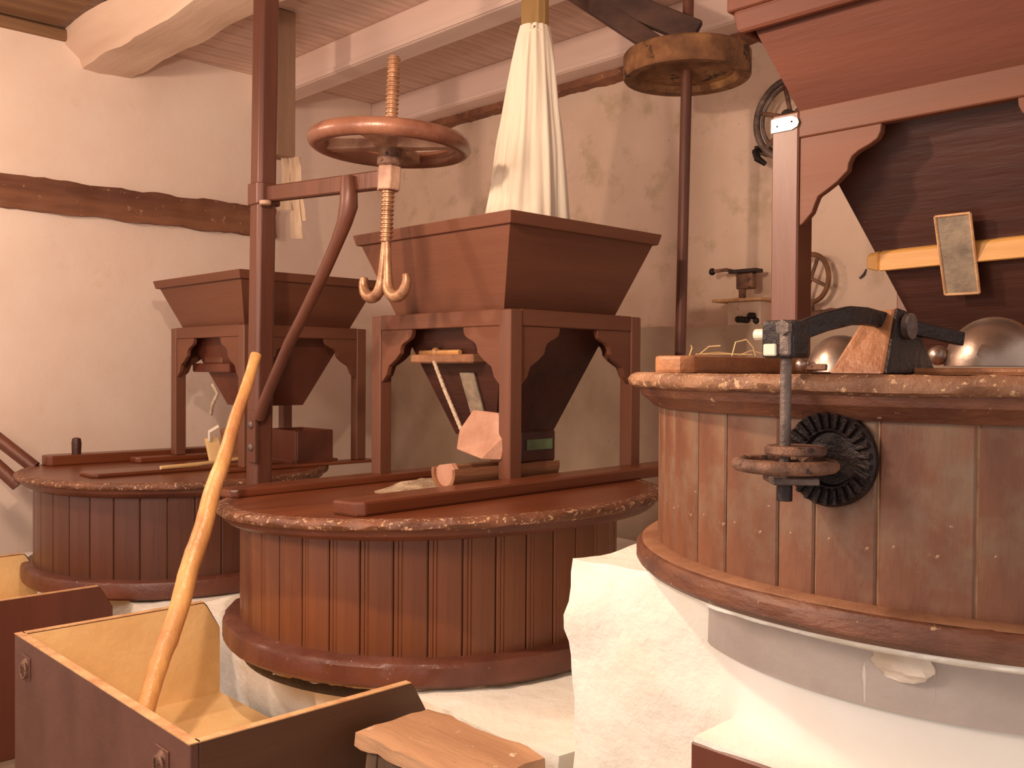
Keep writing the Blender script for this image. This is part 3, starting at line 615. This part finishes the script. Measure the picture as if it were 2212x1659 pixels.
# ------------------------------------------------------------------ drive shaft and pulley
ds = thing('drive_shaft', (3.58, 2.62, -.965), 'thin vertical brown shaft carrying a wide wooden pulley', 'shaft')
MB().tube([(0, 0, 0), (.03, -.028, 2.96)], .025, 14).build('shaft', 'shaft', ds, smooth=True)
pl = MB().lathe([(.03, .035), (.215, .03), (.235, .004), (.282, 0), (.288, .008), (.288, .104), (.282, .112), (.03, .112)], 64).build('pulley', 'pulley', ds, smooth=True, angle=30); pl.location = (.023, -.022, 2.298)
b = MB().lathe([(.085, 0), (.085, .05), (.05, .055)], 20).build('hub', 'strut', pl, smooth=True, angle=30); b.location.z = .112
br = thing('shaft_bracket', (3.35, 2.98, 1.80), 'two dark wooden struts from the beam down to the pulley', 'bracket')
S0 = Vector((3.35, 2.98, 1.80))
for (p0, p1, wd, th) in ((Vector((3.265, 3.154, 1.874))-S0, Vector((3.575, 2.525, 1.515))-S0, .056, .022), (Vector((3.27, 3.16, 1.87))-S0, Vector((3.465, 2.67, 1.47))-S0, .043, .02)):
    t = (p1-p0).normalized(); p0 = p0-t*.02; sd_ = t.cross(Vector((.695, .719, 0))).normalized(); nr = t.cross(sd_)
    MB().hexa([p0-sd_*wd-nr*th, p1-sd_*wd-nr*th, p1-sd_*wd+nr*th, p0-sd_*wd+nr*th, p0+sd_*wd-nr*th, p1+sd_*wd-nr*th, p1+sd_*wd+nr*th, p0+sd_*wd+nr*th]).build('strut', 'strut', br, bevel=.008, segs=2)

# ------------------------------------------------------------------ wall things on the back wall
wp = thing('spoked_pulley', (4.36, 2.50, 1.28), 'grey iron wheel on the back wall, half hidden by the near hopper', 'wheel')
for R, r in ((.20, .018), (.165, .010)):
    MB().tube([(0, R*math.cos(2*PI*i/48), R*math.sin(2*PI*i/48)) for i in range(48)], r, 10, True).build('rim', 'grey_iron', wp, smooth=True, angle=80)
for i in range(3):
    a = i*PI/3+.3; MB().tube([(0, .2*math.cos(a), .2*math.sin(a)), (0, -.2*math.cos(a), -.2*math.sin(a))], .012, 8).build('spoke', 'rust', wp, smooth=True)
MB().lathe([(.035, -.05), (.035, .14)], 16).build('axle', 'black_iron', wp, smooth=True).rotation_euler = (0, PI/2, 0)
wk = thing('wall_hook', (4.40, 2.70, 1.16), 'small dark iron hook on the wall beside the wheel', 'hook')
MB().box(-.015, .1, -.03, .03, -.02, .02).build('plate', 'black_iron', wk, bevel=.004)
MB().tube([(-.01, .0, 0), (-.05, .0, -.02), (-.06, -.02, -.06), (-.03, -.05, -.09)], [.016, .018, .02, .012], 8).build('hook', 'black_iron', wk, smooth=True)
tl = thing('bench_machine', (4.392, 2.675, .245), 'small rusty hand machine with crank on the wall ledge', 'machine')
MB().box(-.05, .10, -.02, .28, .125, .14).build('shelf_board', 'edge_wood', tl, bevel=.003)
MB().box(-.02, .10, .0, .20, .0, .125).build('housing', 'plaster_stained', tl, bevel=.004)
for i in range(7): MB().sphere((-.025, .02+.018*i, .02+.06*abs(noise.noise(Vector((i*1.7, 0, 0))))), .018, 8, 6).build('scrap', 'black_iron', tl, smooth=True)
MB().box(-.02, .03, .05, .15, .19, .275).build('cup', 'rust', tl, bevel=.006)
MB().box(-.03, .04, .02, .19, .275, .295).build('top_plate', 'black_iron', tl, bevel=.003)
MB().tube([(0, .16, .285), (0, .22, .30), (0, .30, .298)], .010, 8).build('crank', 'rust', tl, smooth=True)
MB().sphere((0, .31, .296), .02, 10, 6).build('crank_knob', 'black_iron', tl, smooth=True)
MB().tube([(0, .12, .14), (0, .12, .20)], .02, 8).build('neck', 'rust', tl, smooth=True)
tw = thing('small_wheel', (4.41, 2.41, .47), 'little brown wheel between hopper leg and back wall', 'wheel')
MB().tube([(.0, .095*math.cos(2*PI*i/32), .12*math.sin(2*PI*i/32)) for i in range(32)], .013, 8, True).build('rim', 'pulley', tw, smooth=True, angle=80)
for i in range(2):
    a = i*PI/2+.4; MB().tube([(0, .09*math.cos(a), .11*math.sin(a)), (0, -.09*math.cos(a), -.11*math.sin(a))], .009, 6).build('spoke', 'rust', tw, smooth=True)
MB().tube([(0, 0, -.12), (0, 0, -.21)], .02, 8).build('foot', 'rust', tw, smooth=True)
mb = MB().lathe([(.001, 0), (.10, .0), (.15, .03), (.155, .06), (.10, .075), (.001, .08)], 20, cap=False); me = mb.mesh('casting')
for v in me.vertices: v.co.x *= .55
noisy(me, .012, 14, 2); me.materials.append(MATS['rust']); shade(me, 60)
tag(put(link('iron_casting', me), (4.42, 2.28, .235)), 'lumpy greenish iron casting on the ledge behind the hopper leg', 'casting')
tag(put(MB().tube([(0, 0, 0), (.01, -.02, .02), (.01, -.03, .045)], [.004, .007, .003], 6).build('wall_pin', 'black_iron'), (4.48, 2.19, .46)), 'tiny dark pin stuck in the back wall plaster', 'pin')

# ------------------------------------------------------------------ lifting gear on the nearest casing
lg = thing('lifting_gear', (1.43, .825, -.21), 'black toothed iron gear and rusty handwheel fixed to the nearest casing', 'gear', None)
G0 = Vector((1.43, .825, -.21))
MB().tube([(0, 0, 0), (0, 0, .27)], .0095, 10).build('rod', 'grey_iron', lg, smooth=True)
gp = MB().lathe([(.001, 0), (.078, 0), (.082, .006), (.082, .018), (.076, .024), (.048, .018), (.044, .010), (.001, .008)], 48, cap=False).build('gear_plate', 'black_iron', lg, smooth=True, angle=30)
gp.rotation_euler = (0, -PI/2, 0); gp.location = Vector((1.528, .788, -.147))-G0
gt = MB()
tooth = MB().hexa([(.050, -.0035, .014), (.079, -.0055, .018), (.079, .0055, .018), (.050, .0035, .014), (.052, -.002, .026), (.078, -.0035, .034), (.078, .0035, .034), (.052, .002, .026)]).mesh('tooth', .001); tooth.materials.append(MATS['black_iron'])
for i in range(26):
    o = link('tooth', tooth, gp); o.rotation_euler.z = 2*PI*i/26
wl = MB().tube([(.074*math.cos(2*PI*i/40), .074*math.sin(2*PI*i/40), .055) for i in range(40)], .0125, 10, True, flat=(.9, 1.1)).build('handwheel', 'rust', lg, smooth=True, angle=80)
for i in range(2):
    a = .3+i*PI/2; MB().box(-.07, .07, -.010, .010, .050, .060).build('spoke', 'rust', wl, bevel=.002).rotation_euler.z = a
d1 = MB().lathe([(.012, .072), (.048, .072), (.050, .075), (.050, .084), (.046, .087), (.012, .087)], 32).build('collar', 'rust', lg, smooth=True, angle=30); d1.location = (.012, -.012, 0)
d1 = MB().box(-.03, .05, -.05, .026, .024, .036).build('washer_plate', 'grey_iron', lg, bevel=.002); d1.rotation_euler.z = .75
MB().lathe([(.013, -.005), (.013, .03)], 10).build('rod_end', 'black_iron', lg, smooth=True)
blk = MB().box(-.026, .026, -.030, .032, .232, .295).build('bearing', 'black_iron', lg, bevel=.008, segs=2)
MB().box(-.031, -.022, -.024, -.004, .236, .286).build('clamp_plate', 'grey_iron', blk, bevel=.003)
MB().box(-.030, -.022, .002, .026, .236, .256).build('label_plate', 'tag', blk, bevel=.002)
b = MB().lathe([(.010, 0), (.010, .022), (.007, .024)], 12).build('bolt', 'tag', blk, smooth=True, angle=30); b.rotation_euler = (-PI/2, 0, 0); b.location = (-.012, .028, .272)
b = MB().lathe([(.013, 0), (.013, .012)], 6).build('bolt_nut', 'grey_iron', blk); b.rotation_euler = (0, -PI/2, 0); b.location = (-.026, -.014, .282)
# lever: flat curved bar
lp = [Vector(q)-G0 for q in ((1.445, .81, .068), (1.50, .795, .085), (1.57, .785, .098), (1.64, .79, .100), (1.70, .795, .098), (1.78, .77, .085), (1.90, .72, .065))]
mb = MB(); vv = []
for i, p in enumerate(lp):
    hgt = (.016, .0165, .0165, .016, .015, .014, .013)[i]
    t = (lp[min(i+1, 6)]-lp[max(i-1, 0)]).normalized(); up = Vector((0, 0, 1)); sd_ = t.cross(up).normalized()*.007; u2 = sd_.cross(t).normalized()*hgt
    vv += [p-sd_-u2, p+sd_-u2, p+sd_+u2, p-sd_+u2]
ff = [(0, 1, 2, 3), (24, 27, 26, 25)]
for i in range(6):
    for k in range(4): ff.append((i*4+k, i*4+(k+1) % 4, i*4+4+(k+1) % 4, i*4+4+k))
MB().add(vv, ff).build('lever', 'black_iron', lg, bevel=.002)
# support block (frustum) for the lever
sb_ = thing('support_block', (1.66, .76, 0), 'chipped tapering wooden block holding the black lever', 'block')
me = MB().hexa([(-.01, 0, -.003), (.21, 0, -.003), (.21, .095, -.003), (-.01, .105, -.003), (.062, .012, .118), (.12, .012, .112), (.12, .06, .112), (.050, .06, .112)]).mesh('block', .006, 2)
me.materials.append(MATS['block']); link('block', me, sb_)
MB().hexa([(-.006, -.006, -.002), (.206, -.006, -.002), (.206, .003, -.002), (-.006, .003, -.002), (.062, .006, .118), (.118, .006, .112), (.118, .014, .112), (.062, .014, .118)]).build('dark_face', 'black_iron', sb_, bevel=.002)['label'] = 'dark flat face of the block'  # thin dark slab covering the -Y face of the block
MB().lathe([(.024, 0), (.024, .012), (.014, .016)], 16).build('lever_boss', 'grey_iron', sb_, smooth=True, angle=30).matrix_local = Matrix.Translation((.085, .002, .085)) @ Matrix.Rotation(PI/2, 4, 'X')
# bells
def bell(loc, R, H, label, ballr, off):
    b = thing('metal_bell', loc, label, 'bell', 'metal bells on the nearest casing')
    prof = [(R*1.0, 0)]+[(R*math.cos(a), H*math.sin(a)) for a in [PI/2*i/14 for i in range(1, 14)]]+[(1e-4, H)]
    MB().lathe(prof, 40, cap=False).build('dome', 'steel', b, smooth=True, angle=80)
    MB().sphere((off[0], off[1], ballr+.001), ballr, 20, 12).build('ball', 'steel', b, smooth=True)
    MB().box(min(off[0], 0)-.004, max(off[0], 0)+.004, min(off[1], 0)-.006, max(off[1], 0)+.004, .004, .018).build('striker', 'rust', b, bevel=.002)
    return b
bell((2.01, .70, .014), .092, .098, 'shiny metal bell with round clapper at the right edge', .020, (-.05, .09))
bell((2.05, 1.045, .0), .075, .085, 'shiny metal bell half hidden behind the tapering block', .015, (-.075, .055))
# straw on the near batten
st = MB()
for (p, q, r) in (((0, 0, .003), (.02, -.01, .02), (.035, -.03, .022)), ((.05, -.05, .0), (.056, -.055, .03), (.075, -.07, .036)), ((.075, -.07, .036), (.085, -.08, .02), (.088, -.085, .0)), ((.08, -.05, .002), (.11, -.06, .012), (.13, -.075, .006)), ((-.01, .02, 0), (.0, .02, .018), (-.004, .02, .022)), ((.0, .01, .003), (.06, -.03, .004), (.10, -.07, .003)), ((.02, .02, .003), (.07, .0, .008), (.12, -.03, .003))):
    st.tube([p, q, r], .0016, 5)
tag(put(st.build('straw', 'straw', smooth=True), (1.75, 1.22, .034)), 'few wisps of pale straw on the near casing batten', 'straw', kind='stuff')
# crumpled paper on the metal band
mb = MB().sphere((0, 0, 0), .05, 14, 9); me = mb.mesh('paper_scrap'); noisy(me, .02, 26, 3)
for v in me.vertices: v.co.x *= .30; v.co.z *= .62
me.materials.append(MATS['paper']); shade(me, 20)
tag(put(link('paper_scrap', me), (1.592, .695, -.49)), 'crumpled white paper scrap stuck to the grey metal band', 'paper')

# ------------------------------------------------------------------ flour bins
def bin_(loc, lx, ly, h, label, slant=.05, rings=True, m=('bin_paint', 'bin_paint_side'), back=True):
    """corner = near left-most (min x, min y) on the floor; open on +X"""
    root = thing('flour_bin', loc, label, 'bin', 'wooden flour bins')
    t = .022
    def board(name, poly, vec, mm, inner):
        o = MB().prism(poly, vec).build(name, mm, root, bevel=.003)
        return o
    fr = board('front_board', [(0, 0, 0), (0, ly, 0), (0, ly, h), (0, 0, h)], (t, 0, 0), m[0], True)
    MB().box(t, t+.004, t, ly-t, .02, h-.004).build('lining', 'raw_wood', fr)
    MB().box(-.001, t+.004, .0, ly, h-.001, h+.002).build('worn_edge', 'edge_wood', fr)
    for k, y in enumerate((0, ly-t)):
        sd = board('side_board', [(t, y, 0), (lx+slant, y, 0), (lx+slant, y, h-.1), (lx, y, h-.012), (lx-.012, y, h), (t, y, h)], (0, t, 0), m[1], True)
        yi = y+t if k == 0 else y-.004
        MB().prism([(t+.004, yi, .02), (lx+slant-.002, yi, .02), (lx+slant-.002, yi, h-.103), (lx-.004, yi, h-.016), (lx-.014, yi, h-.004), (t+.004, yi, h-.004)], (0, .004, 0)).build('lining', 'raw_wood', sd)
        MB().box(t, lx-.012, y-.001, y+t+.001, h-.001, h+.002).build('worn_edge', 'edge_wood', sd)
    MB().box(t, lx+slant, t, ly-t, .38, .41).build('bottom_board', 'raw_wood', root)
    if rings:
        for y in (.14, ly-.12):
            pl = MB().box(-.004, 0, y-.035, y+.035, h-.115, h-.045).build('pull_plate', 'bin_paint', fr, bevel=.0015)
            MB().lathe([(.02, 0), (.014, .008), (.006, .012)], 12).build('rosette', 'rust', pl, smooth=True).matrix_local = Matrix.Translation((-.004, y, h-.07)) @ Matrix.Rotation(-PI/2, 4, 'Y')
            MB().tube([(-.012, y+.024*math.cos(2*PI*i/20), h-.088+.024*math.sin(2*PI*i/20)) for i in range(20)], .0035, 8, True).build('ring_pull', 'rust', pl, smooth=True, angle=80)
    return root
bin_((.965, 2.035, -EYE), .64, 1.235, .75, 'open wooden flour bin holding a leaning stick, in the foreground')
bin_((.95, 4.18, -EYE), .63, 1.0, .655, 'dark flour bin behind the foreground bin, at left edge', rings=False, m=('bin_paint', 'paint_red'))
b3 = thing('flour_bin', (1.545, .20, -EYE), 'reddish wooden bin at the foot of the nearest mill', 'bin', 'wooden flour bins')
MB().box(0, .022, 0, .89, 0, .875).build('front_board', 'paint_red', b3, bevel=.004)
MB().box(.022, .16, .868, .89, 0, .875).build('side_board', 'paint_red', b3, bevel=.004)
MB().box(.022, .16, 0, .022, 0, .875).build('side_board', 'paint_red', b3, bevel=.004)
me = gridbox(.004, .16, .01, .885, .86, .885, .03); m_ = bpy.data.meshes.new('plaster_fill'); me.to_mesh(m_); me.free(); noisy(m_, .006, 12, 2); m_.materials.append(MATS['whitewash']); shade(m_, 60); link('plaster_fill', m_, b3)
# leaning stick
A_ = Vector((1.14, 2.661, -.946)); B_ = Vector((1.443, 2.90, -.437))
ps = []; rd = []
N_ = 90
dirv = (B_-A_); t0 = -.38; t1 = 1.96
for i in range(N_+1):
    t = t0+(t1-t0)*i/N_; p = A_+dirv*t; nn_ = nvec(Vector((t*3, 1, 2)))
    ps.append(p+nn_*.009); rd.append((.024+.006*math.sin(max(0, min(1, (t+.2)/1.6))*PI)-.003*max(0, t-1.2))*(1+.07*noise.noise(Vector((t*9, 5, 5)))+.10*max(0, noise.noise(Vector((t*16, 2, 5)))))*(1-.12*max(0, t-1)))
tag(put(MB().tube(ps, rd, 14).build('leaning_stick', 'stick', smooth=True, angle=60), (0, 0, 0)), 'long smooth yellow wooden stick leaning from the bin against the middle casing', 'stick')
# stool
so = thing('wooden_stool', (1.36, 1.53, -EYE), 'small worn wooden stool before the bin and stone pier', 'stool')
me = gridbox(0, .235, 0, .43, .665, .70, .03); m_ = bpy.data.meshes.new('seat'); me.to_mesh(m_); me.free(); noisy(m_, .008, 12, 4); m_.materials.append(MATS['stool']); shade(m_, 50); link('seat', m_, so)
for sy in (0, 1):
    for sx in (0, 1):
        xt, yt = (.035 if sx == 0 else .20), (.05 if sy == 0 else .38); xb, yb = xt+(-.05 if sx == 0 else .05), yt+(-.07 if sy == 0 else .05)
        p0, p1 = Vector((xb, yb, 0)), Vector((xt, yt, .672)); h_ = .02
        MB().hexa([p0+Vector(q)*h_ for q in ((-1, -1, 0), (1, -1, 0), (1, 1, 0), (-1, 1, 0))]+[p1+Vector(q)*h_ for q in ((-1, -1, 0), (1, -1, 0), (1, 1, 0), (-1, 1, 0))]).build('leg', 'stool_leg', so, bevel=.003)
    MB().box(.03, .205, yt-.01, yt+.012, .57, .665).build('apron', 'stool_leg', so, bevel=.003)
MB().box(.02, .04, .06, .37, .60, .665).build('apron', 'stool_leg', so, bevel=.003)
